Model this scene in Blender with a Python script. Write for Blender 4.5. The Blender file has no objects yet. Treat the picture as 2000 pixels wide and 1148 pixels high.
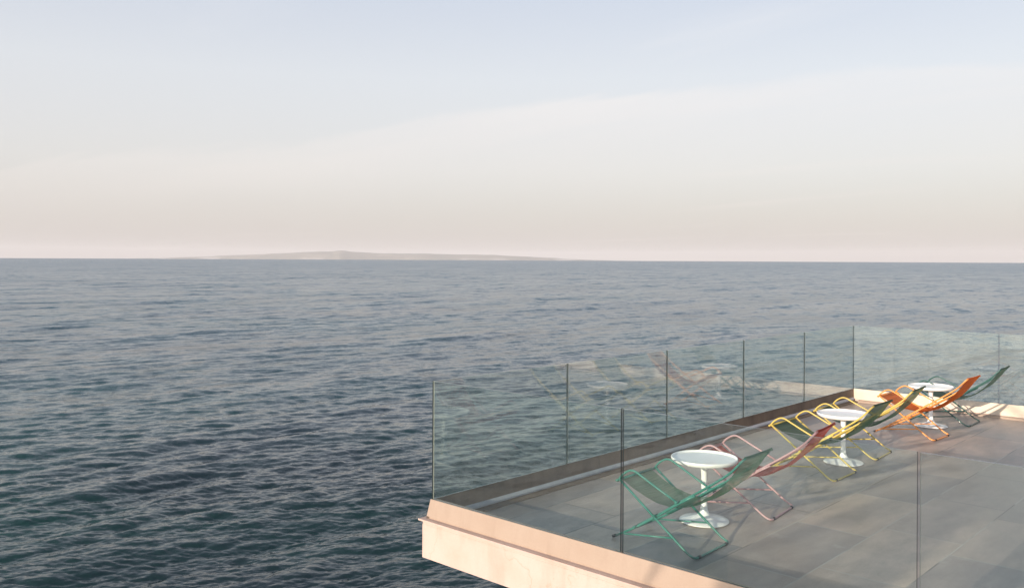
import bpy, bmesh, math, random
import numpy as np
from mathutils import Vector, Matrix
sc = bpy.context.scene
C = sc.collection
rad = math.radians

# ------------------------------------------------------------------ camera
YAW, ROLL = -0.75, 0.0046843
CAM = Vector((5.567, -4.997, 2.034))
cd = bpy.data.cameras.new('camera'); cam = bpy.data.objects.new('camera', cd); C.objects.link(cam)
fw = Vector((math.sin(YAW), math.cos(YAW), 0)); rt = Vector((math.cos(YAW), -math.sin(YAW), 0)); up = Vector((0, 0, 1))
r2 = rt*math.cos(ROLL)+up*math.sin(ROLL); u2 = up*math.cos(ROLL)-rt*math.sin(ROLL)
m = Matrix((r2, u2, -fw)).transposed().to_4x4(); m.translation = CAM
cam.matrix_world = m
cd.sensor_width = 36; cd.lens = 36*1714.76/2000; cd.shift_y = -67.4/2000
cd.clip_start = 0.1; cd.clip_end = 150000
sc.camera = cam

# ------------------------------------------------------------------ sky, sun, exposure
SUN_EL, SUN_ROT = rad(12.0), rad(178.6)
FLOOR, SEA = -0.2, -9.0
sc.view_settings.view_transform = 'Standard'; sc.view_settings.look = 'None'
sc.view_settings.gamma = 1; sc.view_settings.exposure = 0.5
w = bpy.data.worlds.new('World'); sc.world = w; w.use_nodes = True
def build_world():
    nt = w.node_tree; nt.nodes.clear(); N = nt.nodes.new; L = nt.links.new
    out = N('ShaderNodeOutputWorld'); bg = N('ShaderNodeBackground'); bg.inputs['Strength'].default_value = 0.15
    sky = N('ShaderNodeTexSky'); sky.sky_type = 'NISHITA'; sky.sun_disc = False
    sky.sun_elevation = SUN_EL; sky.sun_rotation = SUN_ROT
    sky.altitude = 0; sky.air_density = 1.0; sky.dust_density = 2.2; sky.ozone_density = 1.6
    tc = N('ShaderNodeTexCoord'); sep = N('ShaderNodeSeparateXYZ'); L(tc.outputs['Generated'], sep.inputs[0])
    def math_(op, a, b=None, c=None, clamp=False):
        n = N('ShaderNodeMath'); n.operation = op; n.use_clamp = clamp
        for i, v in enumerate((a, b, c)):
            if v is None: continue
            if isinstance(v, (int, float)): n.inputs[i].default_value = v
            else: L(v, n.inputs[i])
        return n.outputs[0]
    z = math_('MAXIMUM', sep.outputs['Z'], 0.0)
    def ramp_(f, st):
        n = N('ShaderNodeValToRGB'); e = n.color_ramp.elements
        e[0].position, e[0].color = st[0][0], (*st[0][1], 1); e[1].position, e[1].color = st[-1][0], (*st[-1][1], 1)
        for p_, c_ in st[1:-1]:
            x = e.new(p_); x.color = (*c_, 1)
        L(f, n.inputs[0]); return n.outputs[0]
    def mix_(f, a_, b_, bt='MIX'):
        n = N('ShaderNodeMix'); n.data_type = 'RGBA'; n.blend_type = bt
        for i, x in ((0, f), (6, a_), (7, b_)):
            if isinstance(x, (int, float)): n.inputs[i].default_value = x
            elif isinstance(x, tuple): n.inputs[i].default_value = (*x, 1)
            else: L(x, n.inputs[i])
        return n.outputs[2]
    # high thin haze layer: pale, warm near the horizon, bluer towards the zenith
    hz = ramp_(z, [(0.0, (3.35, 3.02, 2.86)), (.10, (4.0, 3.78, 3.68)), (.20, (3.95, 3.95, 4.05)), (.30, (3.3, 3.47, 3.90)), (.45, (2.5, 2.75, 3.2)), (.65, (1.75, 2.05, 2.5)), (1.0, (1.1, 1.35, 1.7))])
    toward = math_('MAXIMUM', math_('MULTIPLY', sep.outputs['Y'], -1.0), 0.0)
    glow = math_('MULTIPLY_ADD', math_('POWER', toward, 4.0), 3.4, 1.0)
    gl = N('ShaderNodeVectorMath'); gl.operation = 'SCALE'; L(hz, gl.inputs[0]); L(glow, gl.inputs['Scale'])
    base = mix_(.82, sky.outputs[0], gl.outputs[0])
    # cirrus, laid out on a plane far above the sea
    den = math_('ADD', z, 0.05)
    px = math_('DIVIDE', sep.outputs['X'], den); py = math_('DIVIDE', sep.outputs['Y'], den)
    cmb = N('ShaderNodeCombineXYZ'); L(px, cmb.inputs[0]); L(py, cmb.inputs[1])
    mp = N('ShaderNodeMapping'); mp.inputs['Rotation'].default_value = (0, 0, rad(-38)); mp.inputs['Scale'].default_value = (0.30, 1.0, 1)
    mp.inputs['Location'].default_value = (3.1, 1.7, 0); L(cmb.outputs[0], mp.inputs[0])
    n1 = N('ShaderNodeTexNoise'); n1.inputs['Scale'].default_value = .8; n1.inputs['Detail'].default_value = 10; n1.inputs['Roughness'].default_value = .55; n1.inputs['Distortion'].default_value = .6
    L(mp.outputs[0], n1.inputs['Vector'])
    # bearing clockwise from the north-west sky the terrace faces, 0 to 1 over 70 degrees
    brg = math_('ARCTAN2', sep.outputs['X'], sep.outputs['Y'])
    bf = math_('DIVIDE', math_('ADD', brg, rad(43)+rad(35)), rad(70), clamp=True)
    def P(x): return (math.degrees(math.atan((x-1000)/1714.76))+35)/70
    pts = [(0, .109), (330, .124), (600, .134), (860, .170), (1200, .170), (1400, .182), (1550, .196), (1700, .206), (2000, .190)]
    edge = ramp_(bf, [(P(x), (v, v, v)) for x, v in pts])
    edge = math_('ADD', edge, math_('MULTIPLY_ADD', n1.outputs['Fac'], 0.13, -0.065))
    def step(v, lo, hi):
        mr = N('ShaderNodeMapRange'); mr.interpolation_type = 'SMOOTHSTEP'; L(v, mr.inputs[0]); mr.inputs[1].default_value = lo; mr.inputs[2].default_value = hi; return mr.outputs[0]
    below = math_('SUBTRACT', edge, z)
    veil = step(below, -0.008, 0.009)
    fade = step(below, 0.13, 0.0)        # brightest along its upper edge
    wisps = step(n1.outputs['Fac'], .38, .72)
    band = math_('MULTIPLY', veil, math_('MULTIPLY_ADD', fade, .95, .08))
    band = math_('MULTIPLY', band, math_('MULTIPLY_ADD', wisps, .7, .45))
    free = math_('MULTIPLY', step(n1.outputs['Fac'], .52, .74), .55)
    fac = math_('MULTIPLY', math_('MAXIMUM', band, free), .54, clamp=True)
    cloud = ramp_(z, [(0.0, (3.6, 3.25, 3.0)), (.08, (4.35, 4.02, 3.82)), (.25, (4.5, 4.42, 4.42)), (1.0, (3.2, 3.3, 3.5))])
    fin = mix_(fac, base, cloud)
    L(fin, bg.inputs['Color']); L(bg.outputs[0], out.inputs['Surface'])
build_world()
sl = bpy.data.lights.new('sun', 'SUN'); sl.energy = 4.7; sl.angle = rad(0.53); sl.color = (1.0, 0.82, 0.66)
sun = bpy.data.objects.new('sun', sl); C.objects.link(sun)
# direction to the sun: rotation 0 is +Y, turning clockwise seen from above
SD = Vector((math.sin(SUN_ROT)*math.cos(SUN_EL), math.cos(SUN_ROT)*math.cos(SUN_EL), math.sin(SUN_EL)))
sun.rotation_euler = SD.to_track_quat('Z', 'Y').to_euler()
sun.location = SD*60
sc.cycles.max_bounces = 10; sc.cycles.transparent_max_bounces = 32; sc.cycles.volume_bounces = 1
sc.cycles.caustics_reflective = False; sc.cycles.caustics_refractive = False
sc.cycles.sample_clamp_indirect = 6
sc.cycles.use_denoising = True

# ------------------------------------------------------------------ helpers
class NT:
    def __init__(s, name):
        s.m = bpy.data.materials.new(name); s.m.use_nodes = True; s.t = s.m.node_tree; s.t.nodes.clear()
        s.out = s.t.nodes.new('ShaderNodeOutputMaterial')
    def n(s, k, **kw):
        nd = s.t.nodes.new(k)
        for a, v in kw.items():
            if a.startswith('i_'):
                key = a[2:].replace('_', ' ')
                key = int(key) if key.isdigit() else key
                if hasattr(v, 'is_output') or isinstance(v, bpy.types.NodeSocket): s.t.links.new(v, nd.inputs[key])
                else: nd.inputs[key].default_value = v
            else: setattr(nd, a, v)
        return nd
    def l(s, a, b): s.t.links.new(a, b)
    def math(s, op, *v, clamp=False):
        nd = s.t.nodes.new('ShaderNodeMath'); nd.operation = op; nd.use_clamp = clamp
        for i, x in enumerate(v):
            if isinstance(x, (int, float)): nd.inputs[i].default_value = x
            else: s.l(x, nd.inputs[i])
        return nd.outputs[0]
    def vm(s, op, a, b=None, scale=None):
        nd = s.t.nodes.new('ShaderNodeVectorMath'); nd.operation = op
        for i, x in enumerate((a, b)):
            if x is None: continue
            if isinstance(x, (tuple, list)): nd.inputs[i].default_value = x
            else: s.l(x, nd.inputs[i])
        if scale is not None:
            if isinstance(scale, (int, float)): nd.inputs['Scale'].default_value = scale
            else: s.l(scale, nd.inputs['Scale'])
        return nd.outputs[0]
    def mix(s, f, a, b, bt='MIX'):
        nd = s.t.nodes.new('ShaderNodeMix'); nd.data_type = 'RGBA'; nd.blend_type = bt
        for i, x in ((0, f), (6, a), (7, b)):
            if isinstance(x, (int, float, tuple)): nd.inputs[i].default_value = x if not isinstance(x, tuple) or len(x) == 4 else (*x, 1)
            else: s.l(x, nd.inputs[i])
        return nd.outputs[2]
    def ramp(s, f, *st):
        nd = s.t.nodes.new('ShaderNodeValToRGB'); e = nd.color_ramp.elements
        e[0].position, e[0].color = st[0][0], (*st[0][1], 1) if isinstance(st[0][1], tuple) else (st[0][1],)*3+(1,)
        e[1].position, e[1].color = st[-1][0], (*st[-1][1], 1) if isinstance(st[-1][1], tuple) else (st[-1][1],)*3+(1,)
        for p, c in st[1:-1]:
            x = e.new(p); x.color = (*c, 1) if isinstance(c, tuple) else (c, c, c, 1)
        s.l(f, nd.inputs[0]); return nd.outputs[0]
    def noise(s, vec, scale, detail=4, rough=.5, dist=0):
        nd = s.n('ShaderNodeTexNoise', i_Scale=scale, i_Detail=detail, i_Roughness=rough, i_Distortion=dist)
        if vec is not None: s.l(vec, nd.inputs['Vector'])
        return nd
    def mapping(s, vec, scale=(1, 1, 1), rot=(0, 0, 0), loc=(0, 0, 0)):
        nd = s.n('ShaderNodeMapping'); nd.inputs['Scale'].default_value = scale; nd.inputs['Rotation'].default_value = rot; nd.inputs['Location'].default_value = loc
        s.l(vec, nd.inputs[0]); return nd.outputs[0]

def mesh_obj(name, verts, faces, mat, parent=None, smooth=False, fmat=None):
    me = bpy.data.meshes.new(name); me.from_pydata([tuple(v) for v in verts], [], faces)
    for mm in (mat if isinstance(mat, (list, tuple)) else [mat]): me.materials.append(mm)
    if fmat: me.polygons.foreach_set('material_index', fmat)
    if smooth: me.polygons.foreach_set('use_smooth', [True]*len(me.polygons))
    me.update()
    o = bpy.data.objects.new(name, me); C.objects.link(o)
    if parent: o.parent = parent
    return o
def tag(o, label=None, cat=None, group=None, kind=None):
    if label: o['label'] = label
    if cat: o['category'] = cat
    if group: o['group'] = group
    if kind: o['kind'] = kind
    return o
def empty(name, loc, rz=0):
    o = bpy.data.objects.new(name, None); C.objects.link(o); o.location = loc; o.rotation_euler = (0, 0, rz); o.empty_display_size = .1
    return o
class MB:
    def __init__(s): s.v = []; s.f = []
    def add(s, v, f):
        b = len(s.v); s.v += [tuple(x) for x in v]; s.f += [tuple(i+b for i in q) for q in f]
    def box(s, a, b):
        x0, y0, z0 = a; x1, y1, z1 = b
        s.add([(x0,y0,z0),(x1,y0,z0),(x1,y1,z0),(x0,y1,z0),(x0,y0,z1),(x1,y0,z1),(x1,y1,z1),(x0,y1,z1)],
              [(0,3,2,1),(4,5,6,7),(0,1,5,4),(1,2,6,5),(2,3,7,6),(3,0,4,7)])
    def tube(s, pts, r, n=10, bend=0.0, caps=True):
        P = [Vector(p) for p in pts]
        if bend > 0 and len(P) > 2:
            Q = [P[0]]
            for i in range(1, len(P)-1):
                a, b, c = P[i-1], P[i], P[i+1]
                d1 = min(bend, (a-b).length*.48); d2 = min(bend, (c-b).length*.48)
                p0 = b+(a-b).normalized()*d1; p2 = b+(c-b).normalized()*d2
                for k in range(7):
                    t = k/6; Q.append(p0*(1-t)**2+b*2*t*(1-t)+p2*t*t)
            Q.append(P[-1]); P = Q
        T = []
        for i in range(len(P)):
            a = P[max(i-1, 0)]; b = P[min(i+1, len(P)-1)]; T.append((b-a).normalized())
        ref = Vector((0, 0, 1)) if abs(T[0].z) < .9 else Vector((0, 1, 0))
        nrm = (ref-T[0]*ref.dot(T[0])).normalized(); V = []; F = []
        for i, p in enumerate(P):
            nrm = (nrm-T[i]*nrm.dot(T[i])).normalized(); bn = T[i].cross(nrm)
            rr = r[i] if isinstance(r, list) else r
            for k in range(n):
                a = 2*math.pi*k/n; V.append(p+(nrm*math.cos(a)+bn*math.sin(a))*rr)
        for i in range(len(P)-1):
            for k in range(n):
                F.append((i*n+k, i*n+(k+1) % n, (i+1)*n+(k+1) % n, (i+1)*n+k))
        if caps: F.append(tuple(range(n-1, -1, -1))); F.append(tuple((len(P)-1)*n+k for k in range(n)))
        s.add(V, F)
    def lathe(s, prof, n=64):
        V = []; F = []
        for (r, z) in prof:
            for k in range(n):
                a = 2*math.pi*k/n; V.append((r*math.cos(a), r*math.sin(a), z))
        for i in range(len(prof)-1):
            for k in range(n): F.append((i*n+k, i*n+(k+1) % n, (i+1)*n+(k+1) % n, (i+1)*n+k))
        s.add(V, F)
    def prism(s, prof, axis, a, b, ma=0.0, mb=0.0):
        """profile (d, z) swept along axis from a to b; end positions shift by ma*d / mb*d for mitres"""
        V = []; n = len(prof)
        for (t, mt) in ((a, ma), (b, mb)):
            for d, z in prof:
                tt = t+mt*d; V.append((tt, d, z) if axis == 'x' else (d, tt, z))
        F = [tuple(range(n)), tuple(range(2*n-1, n-1, -1))]
        for k in range(n):
            j = (k+1) % n; F.append((k, k+n, j+n, j))
        s.add(V, F)
    def build(s, name, mat, parent=None, smooth=False, bevel=0):
        o = mesh_obj(name, s.v, s.f, mat, parent, smooth)
        bm = bmesh.new(); bm.from_mesh(o.data); bmesh.ops.recalc_face_normals(bm, faces=bm.faces)
        if bevel: bmesh.ops.bevel(bm, geom=[e for e in bm.edges], offset=bevel, segments=2, profile=.7, affect='EDGES', clamp_overlap=True)
        bm.to_mesh(o.data); bm.free()
        return o

# ------------------------------------------------------------------ materials
def mat_water():
    s = NT('sea_water')
    geo = s.n('ShaderNodeNewGeometry'); pos = geo.outputs['Position']
    dist = s.vm('LENGTH', pos); dist = dist.node.outputs['Value']
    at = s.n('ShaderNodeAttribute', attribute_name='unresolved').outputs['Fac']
    # ripples too small for the mesh, as slopes
    def slopes(scale, rot, sx, sy, det, seed):
        v = s.mapping(pos, (sx, sy, 1), (0, 0, rot), (seed, seed*1.7, 0))
        nz = s.noise(v, scale, det, .55); return s.vm('SUBTRACT', nz.outputs['Color'], (.5, .5, .5))
    a = slopes(2.6, rad(20), 1.0, .55, 3, 11)      # ~0.4 m
    b = slopes(9.0, rad(-15), 1.0, .6, 2, 3)       # ~0.1 m
    c = slopes(1.1, rad(8), 1.0, .45, 4, 27)       # ~1.2 m, mainly where the mesh is coarse
    g = s.noise(s.mapping(pos, (1, .45, 1), (0, 0, rad(25))), .035, 4, .6).outputs['Fac']
    gust = s.math('MULTIPLY_ADD', g, 1.1, .45)
    k1 = s.math('MULTIPLY', gust, .34); k2 = s.math('MULTIPLY', gust, .24)
    kc = s.math('MULTIPLY', at, .7)
    sm = s.vm('ADD', s.vm('SCALE', a, scale=k1), s.vm('SCALE', b, scale=k2))
    sm = s.vm('ADD', sm, s.vm('SCALE', c, scale=kc))
    d3 = slopes(.42, rad(18), 1.0, .5, 3, 63); sm = s.vm('ADD', sm, s.vm('SCALE', d3, scale=s.math('MULTIPLY', at, 1.0)))
    d7 = slopes(.20, rad(12), 1.0, .35, 3, 51); d25 = slopes(.05, rad(-5), 1.0, .4, 3, 77)
    sm = s.vm('ADD', sm, s.vm('SCALE', d7, scale=s.math('MULTIPLY', at, .7)))
    sm = s.vm('ADD', sm, s.vm('SCALE', d25, scale=s.math('MULTIPLY', at, .5)))
    sm = s.vm('MULTIPLY', sm, (1, 1, 0))
    nrm = s.vm('NORMALIZE', s.vm('ADD', geo.outputs['Normal'], sm))
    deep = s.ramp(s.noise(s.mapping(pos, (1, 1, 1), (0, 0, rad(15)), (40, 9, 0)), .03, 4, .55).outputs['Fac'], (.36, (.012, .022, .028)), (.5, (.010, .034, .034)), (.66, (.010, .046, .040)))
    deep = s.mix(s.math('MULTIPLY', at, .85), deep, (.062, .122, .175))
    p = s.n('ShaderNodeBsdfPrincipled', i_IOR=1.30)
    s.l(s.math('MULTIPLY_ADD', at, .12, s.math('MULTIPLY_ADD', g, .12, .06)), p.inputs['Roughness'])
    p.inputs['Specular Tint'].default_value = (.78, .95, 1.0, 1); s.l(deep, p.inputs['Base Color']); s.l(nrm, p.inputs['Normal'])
    s.l(p.outputs[0], s.out.inputs[0]); return s.m
def mat_plaster(name, base, stain, amt=.5, rough=.8, cracks=True, bump=.25):
    s = NT(name); co = s.n('ShaderNodeNewGeometry').outputs['Position']
    n1 = s.noise(co, 2.2, 8, .62).outputs['Fac']; n2 = s.noise(s.mapping(co, (1.5, 1.5, .35)), 5, 6, .6).outputs['Fac']
    f = s.ramp(n1, (.42, 0.0), (.75, 1.0)); f2 = s.ramp(n2, (.5, 0.0), (.8, 1.0))
    col = s.mix(s.math('MULTIPLY', f, amt), base, stain); col = s.mix(s.math('MULTIPLY', f2, amt*.6), col, tuple(x*.75 for x in stain))
    fine = s.noise(co, 90, 4, .6).outputs['Fac']
    col = s.mix(.10, col, s.ramp(fine, (.3, .35), (.7, 1.0)), 'MULTIPLY')
    if cracks:
        wv = s.vm('ADD', co, s.vm('SCALE', s.noise(co, 3.5, 6, .6).outputs['Color'], scale=.5))
        vo = s.n('ShaderNodeTexVoronoi', feature='DISTANCE_TO_EDGE', i_Scale=.62); s.l(wv, vo.inputs['Vector'])
        line = s.ramp(vo.outputs['Distance'], (0.0, 1.0), (.006, 0.0))
        gate = s.ramp(s.noise(co, 1.1, 2).outputs['Fac'], (.45, 0.0), (.55, 1.0))
        col = s.mix(s.math('MULTIPLY', s.math('MULTIPLY', line, gate), .5), col, (.34, .24, .17))
    p = s.n('ShaderNodeBsdfPrincipled', i_Roughness=rough); s.l(col, p.inputs['Base Color'])
    b = s.n('ShaderNodeBump', i_Strength=bump, i_Distance=.004); s.l(s.noise(co, 45, 5, .65).outputs['Fac'], b.inputs['Height']); s.l(b.outputs[0], p.inputs['Normal'])
    s.l(p.outputs[0], s.out.inputs[0]); return s.m
def mat_tiles():
    s = NT('floor_tiles'); co = s.n('ShaderNodeNewGeometry').outputs['Position']
    sep = s.n('ShaderNodeSeparateXYZ'); s.l(co, sep.inputs[0])
    TX, TY = .61, 1.28
    u = s.math('DIVIDE', s.math('SUBTRACT', sep.outputs['X'], 2.84-TX*6), TX)
    iu = s.math('FLOOR', u)
    off = s.math('MULTIPLY', s.math('MODULO', iu, 2.0), .26)
    v = s.math('ADD', s.math('DIVIDE', s.math('SUBTRACT', sep.outputs['Y'], 2.52-TY*6), TY), off)
    iv = s.math('FLOOR', v)
    fu = s.math('FRACT', u); fv = s.math('FRACT', v)
    du = s.math('MULTIPLY', s.math('MINIMUM', fu, s.math('SUBTRACT', 1.0, fu)), TX)
    dv = s.math('MULTIPLY', s.math('MINIMUM', fv, s.math('SUBTRACT', 1.0, fv)), TY)
    joint = s.ramp(s.math('MINIMUM', du, dv), (.0030, 1.0), (.0055, 0.0))
    cid = s.n('ShaderNodeCombineXYZ'); s.l(iu, cid.inputs[0]); s.l(iv, cid.inputs[1])
    wn = s.n('ShaderNodeTexWhiteNoise', noise_dimensions='2D'); s.l(cid.outputs[0], wn.inputs['Vector'])
    co2 = s.vm('ADD', co, s.vm('SCALE', wn.outputs['Color'], scale=7.0))
    big = s.noise(s.mapping(co2, (1, 1, 1)), 1.6, 8, .6).outputs['Fac']
    str_ = s.noise(s.mapping(co, (2.2, .8, 1), (0, 0, rad(-43))), 3.0, 8, .62, 0).outputs['Fac']
    base = s.ramp(wn.outputs['Value'], (0.0, (.25, .235, .24)), (.25, (.40, .335, .30)), (.7, (.47, .38, .325)), (1.0, (.55, .44, .365)))
    col = s.mix(.5, base, s.ramp(big, (.3, (.42, .43, .44)), (.7, (1.0, .97, .93))), 'MULTIPLY')
    col = s.mix(.55, col, s.ramp(str_, (.33, .55), (.66, 1.25)), 'MULTIPLY')
    sp = s.noise(co, 60, 3, .7).outputs['Fac']; col = s.mix(.25, col, s.ramp(sp, (.35, .6), (.65, 1.15)), 'MULTIPLY')
    spot = s.ramp(s.noise(co, 3.2, 3, .5).outputs['Fac'], (.70, 0.0), (.74, 1.0)); col = s.mix(s.math('MULTIPLY', spot, .15), col, (.62, .56, .50))
    col = s.mix(joint, col, s.mix(s.ramp(s.noise(co, 1.3, 2).outputs['Fac'], (.45, 0.0), (.55, 1.0)), (.09, .087, .085), (.42, .395, .355)))
    p = s.n('ShaderNodeBsdfPrincipled'); s.l(col, p.inputs['Base Color'])
    s.l(s.ramp(s.math('ADD', s.math('MULTIPLY', big, .5), s.math('MULTIPLY', str_, .5)), (.35, .33), (.65, .50)), p.inputs['Roughness'])
    hh = s.math('ADD', s.math('MULTIPLY', joint, -1.0), s.math('MULTIPLY', sp, .25))
    b = s.n('ShaderNodeBump', i_Strength=.35, i_Distance=.002); s.l(hh, b.inputs['Height']); s.l(b.outputs[0], p.inputs['Normal'])
    s.l(p.outputs[0], s.out.inputs[0]); return s.m
def mat_glass(name, dust, film):
    s = NT(name); g = s.n('ShaderNodeNewGeometry')
    d = s.vm('DOT_PRODUCT', g.outputs['Incoming'], g.outputs['Normal']).node.outputs['Value']
    f = s.math('MULTIPLY_ADD', s.math('POWER', s.math('SUBTRACT', 1.0, s.math('ABSOLUTE', d), clamp=True), 5.0), .945, .056)
    smear = s.noise(s.mapping(g.outputs['Position'], (1, 1, .25)), 4, 5, .6).outputs['Fac']
    t = s.n('ShaderNodeBsdfTransparent'); t.inputs[0].default_value = (.940, .980, .965, 1)
    gl = s.n('ShaderNodeBsdfGlossy', i_Roughness=.004); gl.inputs['Color'].default_value = (1, 1, 1, 1)
    df = s.n('ShaderNodeBsdfDiffuse'); df.inputs['Color'].default_value = (.8, .84, .82, 1)
    m1 = s.n('ShaderNodeMixShader'); s.l(s.math('MULTIPLY_ADD', s.ramp(smear, (.35, 0.0), (.8, 1.0)), dust, film), m1.inputs[0]); s.l(t.outputs[0], m1.inputs[1]); s.l(df.outputs[0], m1.inputs[2])
    mx = s.n('ShaderNodeMixShader'); s.l(f, mx.inputs[0]); s.l(m1.outputs[0], mx.inputs[1]); s.l(gl.outputs[0], mx.inputs[2])
    s.l(mx.outputs[0], s.out.inputs[0]); return s.m
def mat_simple(name, col, rough=.5, metal=0, coat=0, var=.15, scale=8, bump=0):
    s = NT(name); co = s.n('ShaderNodeTexCoord').outputs['Object']
    nz = s.noise(co, scale, 5, .6).outputs['Fac']
    c = s.mix(var, col, s.ramp(nz, (.3, .5), (.7, 1.3)), 'MULTIPLY')
    p = s.n('ShaderNodeBsdfPrincipled', i_Roughness=rough, i_Metallic=metal); p.inputs['Coat Weight'].default_value = coat
    s.l(c, p.inputs['Base Color'])
    if bump:
        b = s.n('ShaderNodeBump', i_Strength=bump, i_Distance=.003); s.l(nz, b.inputs['Height']); s.l(b.outputs[0], p.inputs['Normal'])
    s.l(p.outputs[0], s.out.inputs[0]); return s.m
def mat_fabric(name, col, trans, thru=.12):
    s = NT(name); uv = s.n('ShaderNodeTexCoord').outputs['UV']
    sep = s.n('ShaderNodeSeparateXYZ'); s.l(uv, sep.inputs[0])
    wu = s.math('SINE', s.math('MULTIPLY', sep.outputs['X'], 900.0)); wv = s.math('SINE', s.math('MULTIPLY', sep.outputs['Y'], 900.0))
    stripe = s.noise(s.mapping(uv, (90, 1.2, 1)), 1.0, 3, .6).outputs['Fac']
    c = s.mix(.6, col, s.ramp(stripe, (.3, .55), (.7, 1.3)), 'MULTIPLY')
    blot = s.noise(uv, 5.0, 4, .6).outputs['Fac']; c = s.mix(.25, c, s.ramp(blot, (.3, .7), (.7, 1.15)), 'MULTIPLY')
    d = s.n('ShaderNodeBsdfDiffuse'); s.l(c, d.inputs[0])
    t = s.n('ShaderNodeBsdfTranslucent'); s.l(s.mix(1.0, c, trans, 'MULTIPLY'), t.inputs[0])
    bmp = s.n('ShaderNodeBump', i_Strength=.4, i_Distance=.001); s.l(s.math('MULTIPLY', wu, wv), bmp.inputs['Height']); s.l(bmp.outputs[0], d.inputs['Normal'])
    m1 = s.n('ShaderNodeMixShader', i_Fac=.42); s.l(d.outputs[0], m1.inputs[1]); s.l(t.outputs[0], m1.inputs[2])
    tr = s.n('ShaderNodeBsdfTransparent')
    m2 = s.n('ShaderNodeMixShader'); m2.inputs[0].default_value = thru; s.l(m1.outputs[0], m2.inputs[1]); s.l(tr.outputs[0], m2.inputs[2])
    s.l(m2.outputs[0], s.out.inputs[0]); return s.m
def mat_island():
    s = NT('island_scrub'); g = s.n('ShaderNodeNewGeometry'); co = g.outputs['Position']
    n1 = s.noise(co, .0005, 8, .65).outputs['Fac']
    col = s.ramp(n1, (.35, (.10, .11, .09)), (.55, (.17, .16, .13)), (.72, (.28, .25, .20)))
    sep = s.n('ShaderNodeSeparateXYZ'); s.l(co, sep.inputs[0])
    low = s.ramp(s.math('DIVIDE', sep.outputs['Z'], 140.0), (.15, 1.0), (.6, 0.0))
    cliff = s.ramp(s.noise(co, .0003, 3, .5).outputs['Fac'], (.52, 0.0), (.6, 1.0))
    col = s.mix(s.math('MULTIPLY', low, cliff), col, (.36, .345, .33))
    p = s.n('ShaderNodeBsdfPrincipled', i_Roughness=.95); s.l(col, p.inputs['Base Color']); s.l(p.outputs[0], s.out.inputs[0]); return s.m

M_water = mat_water()
M_fascia = mat_plaster('painted_fascia', (.51, .40, .36), (.41, .29, .22), .6)
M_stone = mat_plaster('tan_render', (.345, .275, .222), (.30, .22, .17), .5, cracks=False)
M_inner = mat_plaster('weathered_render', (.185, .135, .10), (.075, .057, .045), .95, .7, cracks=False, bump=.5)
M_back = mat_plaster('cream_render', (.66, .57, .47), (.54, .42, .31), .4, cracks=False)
M_tiles = mat_tiles()
M_glass = mat_glass('clear_glass', .008, .002)
M_glass_dusty_glow = mat_glass('dusty_glow_glass', .035, .012)  # dust film thickened to paint the milky reflected glow on back panes
M_edge = mat_simple('glass_edge', (.055, .075, .07), .25, 0, .5, .3)
def mat_edge_sunlit():  # pale copy of the glass edge, sunlight on near ends painted in
    s = NT('glass_edge_sunlit'); d = s.n('ShaderNodeBsdfPrincipled', i_Roughness=.3); d.inputs['Base Color'].default_value = (.42, .41, .36, 1)
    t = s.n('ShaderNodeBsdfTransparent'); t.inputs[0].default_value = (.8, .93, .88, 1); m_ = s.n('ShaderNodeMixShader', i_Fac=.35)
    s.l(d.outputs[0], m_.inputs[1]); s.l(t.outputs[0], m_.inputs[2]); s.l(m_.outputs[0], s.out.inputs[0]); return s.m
M_edge_lit = mat_edge_sunlit()
M_alu = mat_simple('aluminium_flashing', (.36, .37, .40), .8, .0, 0, .35, 6)
M_white = mat_simple('white_lacquer', (.80, .79, .77), .28, 0, .3, .08, 5)
M_dark = mat_simple('black_rubber', (.02, .022, .025), .6)
M_conc = mat_plaster('raw_concrete', (.30, .28, .25), (.20, .18, .16), .6)

# ------------------------------------------------------------------ sea
def wave_tile(L, N, lo, hi, rms_slope, wind, spread, seed):
    rng = np.random.default_rng(seed)
    k1 = np.fft.fftfreq(N, L/N)*2*np.pi; kx, ky = np.meshgrid(k1, k1, indexing='ij'); k = np.hypot(kx, ky); k[0, 0] = 1
    wl = 2*np.pi/k; ang = np.arctan2(ky, kx)
    D = np.maximum(np.cos(ang-wind), 0)**spread + .12*np.maximum(np.cos(ang-wind), 0)
    A = D*k**-1.95*((wl > lo) & (wl < hi)) ; A[0, 0] = 0
    H = A*(rng.normal(size=(N, N))+1j*rng.normal(size=(N, N)))
    h = np.fft.ifft2(H).real*N*N
    gx = np.fft.ifft2(1j*kx*H).real*N*N; gy = np.fft.ifft2(1j*ky*H).real*N*N
    sc_ = rms_slope/np.sqrt((gx**2+gy**2).mean())
    dx = np.fft.ifft2(-1j*kx/k*H).real*N*N; dy = np.fft.ifft2(-1j*ky/k*H).real*N*N
    return L, N, (h*sc_).astype(np.float32), (dx*sc_).astype(np.float32), (dy*sc_).astype(np.float32)
def sample(tile, x, y):
    L, N, h, dx, dy = tile
    u = (x/L*N) % N; v = (y/L*N) % N; i = np.floor(u).astype(np.int32); j = np.floor(v).astype(np.int32); fu = (u-i).astype(np.float32); fv = (v-j).astype(np.float32)
    i %= N; j %= N; i1 = (i+1) % N; j1 = (j+1) % N; r = []
    for a in (h, dx, dy):
        r.append(a[i, j]*(1-fu)*(1-fv)+a[i1, j]*fu*(1-fv)+a[i, j1]*(1-fu)*fv+a[i1, j1]*fu*fv)
    return r
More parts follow.
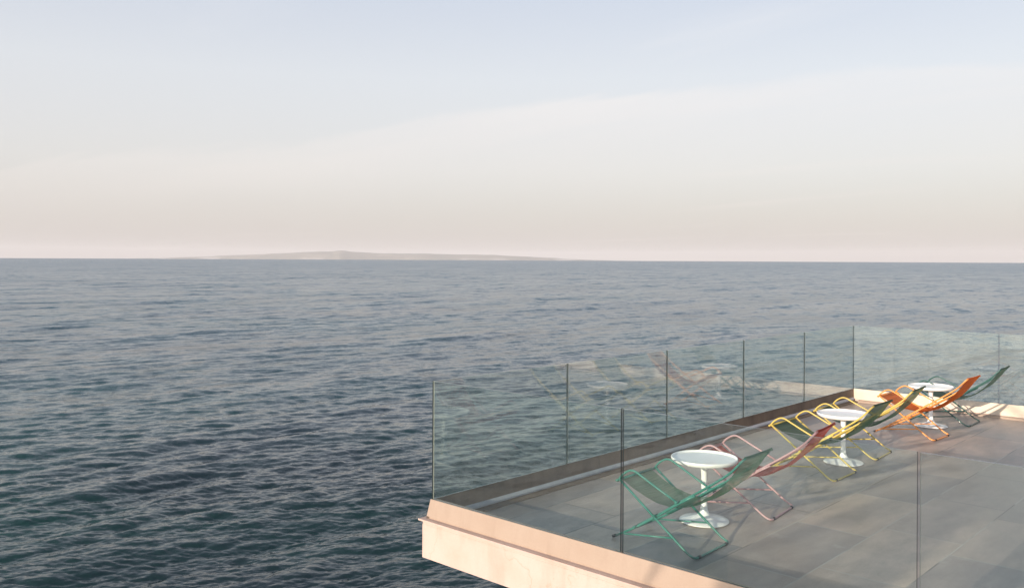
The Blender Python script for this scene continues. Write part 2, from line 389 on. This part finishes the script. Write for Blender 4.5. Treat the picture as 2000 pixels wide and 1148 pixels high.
def build_sea():
    bands = [(wave_tile(211, 512, 5, 30, .045, rad(8), 14, 1), 9.0), (wave_tile(67, 512, 1.8, 5, .076, rad(2), 6, 2), 3.0),
             (wave_tile(23.3, 512, .7, 1.8, .112, rad(-22), 3, 3), 1.1), (wave_tile(8.9, 640, .12, .7, .155, rad(-38), 2, 4), .4)]
    cx, cy = CAM.x, CAM.y
    rs = [2.0]
    while rs[-1] < 9900:
        d = rs[-1]; rs.append(d+max(.03, min(d*d/19000 if d > 12 else .4, max(.0045*d, 0))) if d > 12 else d+.5)
    rs = np.array(rs)
    mid = math.pi/2-YAW
    fine = np.arange(-44, 44.01, .054)
    rest = np.arange(45, 315.5, 1.0)
    ang = np.radians(np.concatenate([fine, rest]))+mid
    step = np.concatenate([np.full(len(fine), rad(.054)), np.full(len(rest), rad(1.0))])
    R, A = np.meshgrid(rs, ang, indexing='ij'); dr = np.gradient(rs)[:, None]; ST = step[None, :]
    X = cx+R*np.cos(A); Y = cy+R*np.sin(A)
    cell = np.maximum(dr, R*ST)
    h = np.zeros_like(X); ox = np.zeros_like(X); oy = np.zeros_like(X); un = np.zeros_like(X)
    for t, wl in bands:
        g = np.clip(1.6-cell*2.4/wl, 0, 1)
        a, b, c = sample(t, X, Y); h += a*g; ox += b*g*.8; oy += c*g*.8; un += (1-g)/4
    nr, na = X.shape
    V = np.stack([X+ox, Y+oy, SEA+h], -1).reshape(-1, 3).astype(np.float32)
    i = np.arange(nr-1)[:, None]; j = np.arange(na)[None, :]; j1 = (j+1) % na
    Q = np.stack([i*na+j, (i+1)*na+j, (i+1)*na+j1, i*na+j1], -1).reshape(-1, 4).astype(np.int32)
    # close the middle under the terrace
    me = bpy.data.meshes.new('sea'); me.vertices.add(len(V)); me.vertices.foreach_set('co', V.ravel())
    nq = len(Q); me.loops.add(nq*4+na); me.polygons.add(nq+1)
    me.loops.foreach_set('vertex_index', np.concatenate([Q.ravel(), np.arange(na, dtype=np.int32)]))
    me.polygons.foreach_set('loop_start', np.concatenate([np.arange(nq)*4, [nq*4]]).astype(np.int32))
    me.polygons.foreach_set('use_smooth', np.ones(nq+1, dtype=bool))
    me.update(calc_edges=True)
    at = me.attributes.new('unresolved', 'FLOAT', 'POINT'); at.data.foreach_set('value', un.ravel().astype(np.float32))
    me.materials.append(M_water)
    o = bpy.data.objects.new('sea', me); C.objects.link(o); tag(o, kind='structure')
    print('sea verts', len(V))
build_sea()

# ------------------------------------------------------------------ far island
def ray_dir(px):   # horizontal direction through picture column px
    return (fw+rt*((px-1000)/1714.76)).normalized()
def build_island():
    D = 56000.0; k = D/1714.76
    prof = [(250,0),(330,2.0),(400,4.2),(440,6.5),(480,8.5),(520,10.2),(560,12.2),(600,14.3),(630,15.3),(650,15.6),(658,17.2),(664,17.8),(672,17.2),(684,15.2),(700,14.4),(740,12.6),(780,12.3),(830,12.2),(870,11.2),(920,10.8),(970,10.0),(1000,8.6),(1040,6.8),(1080,5.0),(1110,3.2),(1150,1.6),(1230,.0)]
    px = np.linspace(250, 1230, 300); ht = np.maximum(np.interp(px, [p[0] for p in prof], [p[1] for p in prof])-1.6, -3)
    rng = np.random.default_rng(5); nz = np.convolve(rng.normal(size=310), np.hanning(9)/4.5, 'valid')[:300]
    rows = 13; V = []
    for j in range(rows):
        t = j/(rows-1); sh = math.sin(math.pi*min(1, t*1.0))**.7 if 0 < t < 1 else 0
        for i, x in enumerate(px):
            d = fw+rt*((x-1000)/1714.76)
            w_ = 1400+6000*(ht[i]/17)
            dist = D+(t-.5)*w_
            p = CAM+d*dist
            hh = -60+(ht[i]*k*1.0+60+nz[i]*14*min(1, ht[i]/6))*sh*(1+.10*math.sin(i*.13+j*1.7)*(1-abs(2*t-1))*0)
            V.append((p.x, p.y, hh+ (0 if sh == 0 else -2)))
    F = [(j*300+i, j*300+i+1, (j+1)*300+i+1, (j+1)*300+i) for j in range(rows-1) for i in range(299)]
    o = mesh_obj('island', V, F, mat_island(), smooth=True); tag(o, kind='structure')
build_island()

# ------------------------------------------------------------------ terrace
LY, LX = 9.006, 14.0
mb = MB(); mb.v = [(.1, .1, FLOOR), (LX, .1, FLOOR), (LX, LY-.1, FLOOR), (.1, LY-.1, FLOOR)]; mb.f = [(0, 1, 2, 3)]
tag(mb.build('terrace_floor', M_tiles), kind='structure')
# slab with its painted edge, projecting drip ledge on top
slab = empty('terrace_slab', (0, 0, -.17)); slab_z = .17
tag(slab, 'cream painted concrete terrace edge slab jutting out over the sea', 'terrace slab')
def loc(mb_): mb_.v = [(x, y, z+slab_z) for x, y, z in mb_.v]
m1 = MB(); m1.box((-.058, -.058, -.49), (LX+.05, LY+.058, -.208)); loc(m1); m1.build('slab_edge', M_fascia, slab)
m1 = MB()
ring_o, ring_i = -.082, -.02
def frame_box(mb_, o, z0, z1, wdt):
    mb_.box((-o, -o, z0), (LX+.06, -o+wdt, z1)); mb_.box((-o, LY+o-wdt, z0), (LX+.06, LY+o, z1)); mb_.box((-o, -o+wdt, z0), (-o+wdt, LY+o-wdt, z1))
frame_box(m1, .0555, -.208, -.176, .06); frame_box(m1, .084, -.176, -.162, .12); loc(m1); m1.build('drip_ledge', M_fascia, slab)
m1 = MB(); m1.box((1.6, 1.6, SEA-1.5), (LX, LY-1.6, -.492))
tag(m1.build('retaining_wall', M_conc), 'raw concrete wall standing in the sea under the terrace slab', 'wall')
# parapets
front = empty('parapet', (0, 0, 0)); tag(front, 'low tan rendered parapet with sloping sunlit face nearest the camera', 'parapet', 'low parapets round the terrace')
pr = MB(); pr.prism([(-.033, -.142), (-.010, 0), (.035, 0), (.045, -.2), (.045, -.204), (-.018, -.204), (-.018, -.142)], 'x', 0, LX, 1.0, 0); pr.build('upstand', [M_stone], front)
left = empty('parapet', (0, LY/2, 0)); tag(left, 'low parapet with shaded brown inner face running along the seaward glass', 'parapet', 'low parapets round the terrace')
def off(mb_, dy): mb_.v = [(x, y-dy, z) for x, y, z in mb_.v]
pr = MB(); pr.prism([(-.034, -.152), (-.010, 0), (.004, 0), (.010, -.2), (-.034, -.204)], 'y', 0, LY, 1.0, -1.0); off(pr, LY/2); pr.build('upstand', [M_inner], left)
pr = MB(); pr.prism([(.0086, -.135), (.034, -.150), (.040, -.158), (.040, -.172), (.0096, -.176)], 'y', .046, LY-.046); off(pr, LY/2); pr.build('flashing', M_alu, left)
pr = MB(); pr.prism([(.0100, -.178), (.100, -.190), (.100, -.206), (.0100, -.206)], 'y', .046, LY-.046); off(pr, LY/2); pr.build('gutter', M_inner, left)
back = empty('parapet', (0, LY, 0)); tag(back, 'low cream parapet lit by the sun at the far end of the terrace', 'parapet', 'low parapets round the terrace')
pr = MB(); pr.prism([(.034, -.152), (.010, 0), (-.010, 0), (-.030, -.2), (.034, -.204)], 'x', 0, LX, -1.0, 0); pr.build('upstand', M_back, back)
pr = MB(); pr.prism([(-.028, -.165), (-.07, -.176), (-.075, -.206), (-.0295, -.206)], 'x', .1, LX); pr.build('skirting', M_stone, back)
# floor strips between sheets and upstands
pr = MB(); pr.box((.1, .046, -.21), (LX, .1, -.2035)); pr.build('floor_strip', M_conc, front)

# ------------------------------------------------------------------ glass balustrade
def glass_panel(axis, a, b, pos, label, lit=0, gm=None):
    th = .007; z0, z1 = .0015, 1.0
    L = b-a
    if axis == 'y': loc_ = (pos, (a+b)/2, 0)
    else: loc_ = ((a+b)/2, pos, 0)
    h = L/2
    V = []
    for z in (z0, z1):
        for (u_, v_) in ((-h, -th), (h, -th), (h, th), (-h, th)):
            V.append((v_, u_, z) if axis == 'y' else (u_, v_, z))
    F = [(0, 3, 2, 1), (4, 5, 6, 7), (0, 1, 5, 4), (1, 2, 6, 5), (2, 3, 7, 6), (3, 0, 4, 7)]
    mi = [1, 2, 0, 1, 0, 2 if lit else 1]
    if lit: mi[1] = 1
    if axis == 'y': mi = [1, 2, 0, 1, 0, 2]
    o = mesh_obj('glass_panel', V, F, [gm or M_glass, M_edge, M_edge_lit], fmat=mi)
    bm = bmesh.new(); bm.from_mesh(o.data); bmesh.ops.recalc_face_normals(bm, faces=bm.faces); bm.to_mesh(o.data); bm.free()
    o.location = loc_
    tag(o, label, 'glass panel', 'frameless glass balustrade panels'); return o
PA, PB = 1.8012, 1.9658
ordn = ['nearest the open slab corner', 'second from the slab corner', 'third of its row of five', 'fourth from the slab corner', 'farthest, meeting the back parapet']
for k in range(5):
    a = k*PA+(.0075 if k else .012); b = (k+1)*PA-(.0075 if k < 4 else .012)
    glass_panel('y', a, b, 0.0, 'clear glass panel on the seaward parapet, '+ordn[k])
gx = [(.0, 1.958, 'clear glass panel on the front sloping parapet at the open slab corner'),
      (1.974, 3.9295, 'clear glass panel on the front parapet before the green and pink chairs'),
      (3.9455, 5.90, 'clear glass panel on the front parapet at the right edge of the picture')]
for k, (a, b, l) in enumerate(gx): glass_panel('x', a, b, 0.004, l, k == 2)
glass_panel('x', 0.0, 2.085, LY-.004, 'clear glass panel on the sunlit back parapet behind the orange chair', gm=M_glass_dusty_glow)
glass_panel('x', 2.10, 4.20, LY-.004, 'clear glass panel on the sunlit back parapet at the right picture edge', gm=M_glass_dusty_glow)

# ------------------------------------------------------------------ deck chairs
def paint(name, col): return mat_simple(name, col, .38, 0, .15, .22, 14)
def make_chair(W, fm, sm, label, seed, cat='deck chair'):
    """origin on the floor under the rear foot bar, seat faces local -X, width along local Y"""
    root = empty('deck_chair', (0, 0, 0)); tag(root, label, cat, 'folding sling deck chairs facing the sea')
    r = .0092; h = W/2
    # leg frame: one bent tube, top - foot bar - top
    t = MB(); t.tube([(-.685, -h, .492), (-.06, -h, .030), (.0, -h+.0, r), (0, h, r), (-.06, h, .030), (-.685, h, .492)], r, 10, .05); t.build('leg_frame', fm, root, True)
    for s_ in (-1, 1):
        t = MB(); t.tube([(-.035, s_*h*.86-.02, r), (-.0, s_*h*.86, r)], r, 8) if False else None
        t.tube([(0, s_*(h-.075), r+.0005), (0, s_*(h-.045), r+.0005)], r+.003, 10); t.build('foot_pad', M_dark, root, True)
    t = MB(); t.tube([(-.690, -h-.035, .485), (-.690, h+.035, .485)], r, 10); t.build('front_bar', fm, root, True)
    hi = h-.028
    # long frame: floor in front, up to the headrest
    t = MB(); t.tube([(-.755, -hi, .012), (-.51, -hi, .150), (-.355, -hi, .250), (-.155, -hi, .388), (-.02, -hi, .470)], r, 10, .06); t.tube([(-.755, hi, .012), (-.51, hi, .150), (-.355, hi, .250), (-.155, hi, .388), (-.02, hi, .470)], r, 10, .06)
    t.tube([(-.70, -hi, .042), (-.70, hi, .042)], r*.9, 10); t.build('base_frame', fm, root, True)
    hb = hi-.0225
    half = [(-.54, .142), (-.355, .258), (-.155, .396), (.04, .524), (.18, .622), (.265, .688), (.370, .805)]
    t = MB(); t.tube([(x, -hb, z) for x, z in half]+[(x, hb, z) for x, z in half[::-1]], r, 10, .045)
    t.build('back_frame', fm, root, True)
    for s_ in (-1, 1):
        t = MB(); t.tube([(-.700, s_*(h+.0), .470), (-.655, s_*h, .535), (-.562, s_*h, .590), (-.36, s_*h, .492), (-.165, s_*(h-.004), .402)], r*.95, 10, .055); t.build('armrest', fm, root, True)
        t = MB(); t.tube([(-.185, s_*(h), .125), (-.66, s_*(h-.004), .062)], .0075, 8); t.build('stretcher', fm, root, True)
        for (x, z) in ((-.54, .140), (-.36, .262), (-.165, .400)):
            t = MB(); t.tube([(x, s_*(hi-.014), z), (x, s_*(h+.015), z)], .0085, 8); t.build('bolt', fm, root, True)
        t = MB(); t.tube([(-.765, s_*hi, .0125), (-.735, s_*hi, .0265)], r+.003, 10); t.build('foot_cap', M_dark, root, True)
    # sling
    P = [(-.690, .499), (-.700, .488), (-.668, .470), (-.60, .432), (-.51, .392), (-.42, .362), (-.32, .344), (-.22, .340), (-.12, .360), (-.03, .402), (.05, .452), (.13, .513), (.20, .578), (.27, .662), (.33, .750), (.360, .800), (.374, .819), (.386, .800)]
    # smooth resample
    Q = []
    for i in range(len(P)-1):
        p0 = P[max(i-1, 0)]; p1 = P[i]; p2 = P[i+1]; p3 = P[min(i+2, len(P)-1)]
        for q in range(4):
            u_ = q/4
            Q.append(tuple(.5*((2*p1[c])+(-p0[c]+p2[c])*u_+(2*p0[c]-5*p1[c]+4*p2[c]-p3[c])*u_*u_+(-p0[c]+3*p1[c]-3*p2[c]+p3[c])*u_**3) for c in (0, 1)))
    Q.append(P[-1]); n = len(Q); nc = 15; V = []; UV = []
    for i, (x, z) in enumerate(Q):
        tt = i/(n-1); hw = (h-.047) - .010*math.sin(math.pi*min(1, tt*1.1))**2
        if tt < .06: hw += .012
        for j in range(nc):
            s_ = j/(nc-1)*2-1
            cr = math.sin(i*.55+s_*2.1+seed)*.5+math.sin(i*1.3-s_*3.7+seed*2.3)*.3+math.sin(s_*7+i*.2+seed)*.35
            sag = (-(.012+.006*(seed % 3))*(1-s_*s_)+.0045*cr)*math.sin(math.pi*tt)
            V.append((x, s_*hw, z+sag)); UV.append((tt*1.35, (s_+1)/2*.5))
    F = [(i*nc+j, i*nc+j+1, (i+1)*nc+j+1, (i+1)*nc+j) for i in range(n-1) for j in range(nc-1)]
    o = mesh_obj('sling', V, F, sm, root, True)
    ul = o.data.uv_layers.new(name='UVMap')
    for li, lp in enumerate(o.data.loops): ul.data[li].uv = UV[lp.vertex_index]
    return root
teal = paint('teal_paint', (.035, .175, .14)); pink = paint('pink_paint', (.44, .26, .27)); yel = paint('yellow_paint', (.52, .40, .10)); ora = paint('orange_paint', (.74, .30, .08)); dgr = paint('dark_green_paint', (.02, .085, .075))
f_gr = mat_fabric('green_fabric', (.165, .27, .195), (1.5, 1.4, .9), .20)
f_rd = mat_fabric('coral_fabric', (.50, .12, .09), (1.3, 1.0, .9), .12)
f_dg = mat_fabric('bottle_green_fabric', (.115, .175, .135), (1.2, 1.3, 1), .12)
f_or = mat_fabric('orange_fabric', (.70, .17, .045), (1.2, 1, .8), .04)
f_pg = mat_fabric('grey_green_fabric', (.16, .22, .17), (1.2, 1.2, 1), .08)
chairs = [  # rear foot bar near end, far end, frame, fabric, label
    ((2.112, .745), (2.100, 1.245), teal, f_gr, 'teal framed deck chair with green mesh sling nearest the camera'),
    ((2.067, 2.050), (2.010, 2.580), pink, f_rd, 'pink framed deck chair with coral red sling behind the nearest table'),
    ((1.908, 3.735), (1.908, 4.300), yel, f_dg, 'yellow framed deck chair with dark green sling, between coral chair and middle table'),
    ((1.850, 5.000), (1.815, 5.570), yel, f_dg, 'yellow framed deck chair with dark green sling, between middle table and orange chair'),
    ((1.975, 6.580), (1.999, 7.080), ora, f_or, 'bright orange framed deck chair with orange sling before the farthest table'),
    ((2.010, 7.890), (1.992, 8.446), dgr, f_pg, 'dark green framed deck chair with grey green sling by the back parapet')]
for (ax, ay), (bx_, by_), fm, sm, lab in chairs:
    W = math.hypot(bx_-ax, by_-ay)+.03
    c = make_chair(W, fm, sm, lab, int(ay*10))
    c.location = ((ax+bx_)/2, (ay+by_)/2, FLOOR); c.rotation_euler = (0, 0, math.atan2(by_-ay, bx_-ax)-math.pi/2)

# ------------------------------------------------------------------ tables
def make_table(x, y, label):
    root = empty('side_table', (x, y, FLOOR)); tag(root, label, 'side table', 'round white pedestal tables between the chairs')
    t = MB(); t.lathe([(0, .533), (.262, .533), (.268, .5345), (.270, .540), (.272, .548), (.277, .552), (.281, .548), (.282, .535), (.274, .518), (.25, .508), (.06, .500), (0, .500)], 72); t.build('tabletop', M_white, root, True)
    t = MB(); t.lathe([(.075, .503), (.045, .492), (.031, .465), (.0265, .40), (.025, .28), (.026, .16), (.030, .105), (.040, .075), (.055, .056), (.062, .050)], 40); t.build('stem', M_white, root, True)
    t = MB(); t.lathe([(0, .002), (.200, .002), (.209, .005), (.211, .010), (.207, .015), (.17, .024), (.11, .036), (.07, .048), (.055, .056), (0, .056)], 64); t.build('base', M_white, root, True)
make_table(1.646, 1.644, 'round white pedestal table nearest the camera, beside the teal chair')
make_table(1.625, 4.640, 'round white pedestal table standing between the two yellow chairs')
make_table(1.612, 7.600, 'round white pedestal table farthest away, between orange and dark green chairs')

# ------------------------------------------------------------------ unseen lower terrace and palms added behind the camera: they shade the deck and show in the glass
mb = MB(); mb.box((1.0, -17, -10.5), (LX, -3.2, -1.0)); tag(mb.build('added_terrace', M_back), kind='structure')  # added pale ground for the palms, brightens the front glass reflection
def make_shade_palm(x, y, z0, hgt, seed, label):
    rng = random.Random(seed)
    root = empty('shade_palm', (x, y, z0)); tag(root, label, 'added palm tree', 'unseen palms added to shade the terrace')
    bark = mat_simple('palm_bark', (.16, .11, .075), .9, 0, 0, .5, 9, .8); leaf = mat_simple('palm_leaf', (.06, .10, .035), .5, 0, 0, .3, 3)
    t = MB(); pts = []; rr = []
    for i in range(30):
        u_ = i/29; pts.append((.12*math.sin(u_*1.6), .05*u_, hgt*u_)); rr.append((.17-.06*u_)*(1+.09*(i % 2)))
    t.tube(pts, rr, 16); t.build('trunk', bark, root, True)
    top = Vector((.12, .05, hgt))
    for k in range(26):
        az = k*2.399+seed; el = rad(75-k*3.9); Lf = 1.25+rng.random()*.35
        d = Vector((math.cos(az)*math.cos(el), math.sin(az)*math.cos(el), math.sin(el))); p = top.copy(); n = 16; sp = [p.copy()]
        for i in range(n):
            p = p+d*(Lf/n); d = (d+Vector((0, 0, -.085-.03*rng.random()))).normalized(); sp.append(p.copy())
        f = MB(); f.tube(sp, [.014*(1-i/(n+1))+.003 for i in range(n+1)], 6)
        for i in range(2, n+1):
            t_ = (sp[min(i+1, n)]-sp[i-1]).normalized(); sd = t_.cross(Vector((0, 0, 1))).normalized()
            for s_ in (-1, 1):
                for q in (0, .5):
                    b_ = sp[i-1].lerp(sp[i], q); ll = .34*math.sin(math.pi*min(1, (i+q)/(n+2))**.8)+.05
                    dd = (sd*s_*.8+t_*.55+Vector((0, 0, -.25-.2*rng.random()))).normalized(); w_ = t_*.013
                    f.add([b_-w_, b_+w_, b_+dd*ll*.6+w_*.9, b_+dd*ll, b_+dd*ll*.6-w_*.9], [(0, 1, 2, 3, 4)])
        mesh_obj('frond', f.v, f.f, leaf, root)
make_shade_palm(3.35, -8.6, -1.0, 3.7, 7, 'shorter unseen palm added behind the camera, throwing its shadow over the tiles')
make_shade_palm(4.25, -10.4, -1.0, 6.0, 19, 'taller unseen palm added behind the camera, farther back than the other')

# ------------------------------------------------------------------ air
def haze():
    s = NT('haze_air'); v = s.n('ShaderNodeVolumePrincipled'); v.inputs['Color'].default_value = (.76, .76, .79, 1); v.inputs['Density'].default_value = 1.4e-5
    v.inputs['Anisotropy'].default_value = .0
    s.l(v.outputs[0], s.out.inputs['Volume'])
    R = 66000
    mb_ = MB(); mb_.box((CAM.x-R, CAM.y-R, -40), (CAM.x+R, CAM.y+R, 720)); o = mb_.build('haze', s.m); tag(o, kind='stuff')
haze()
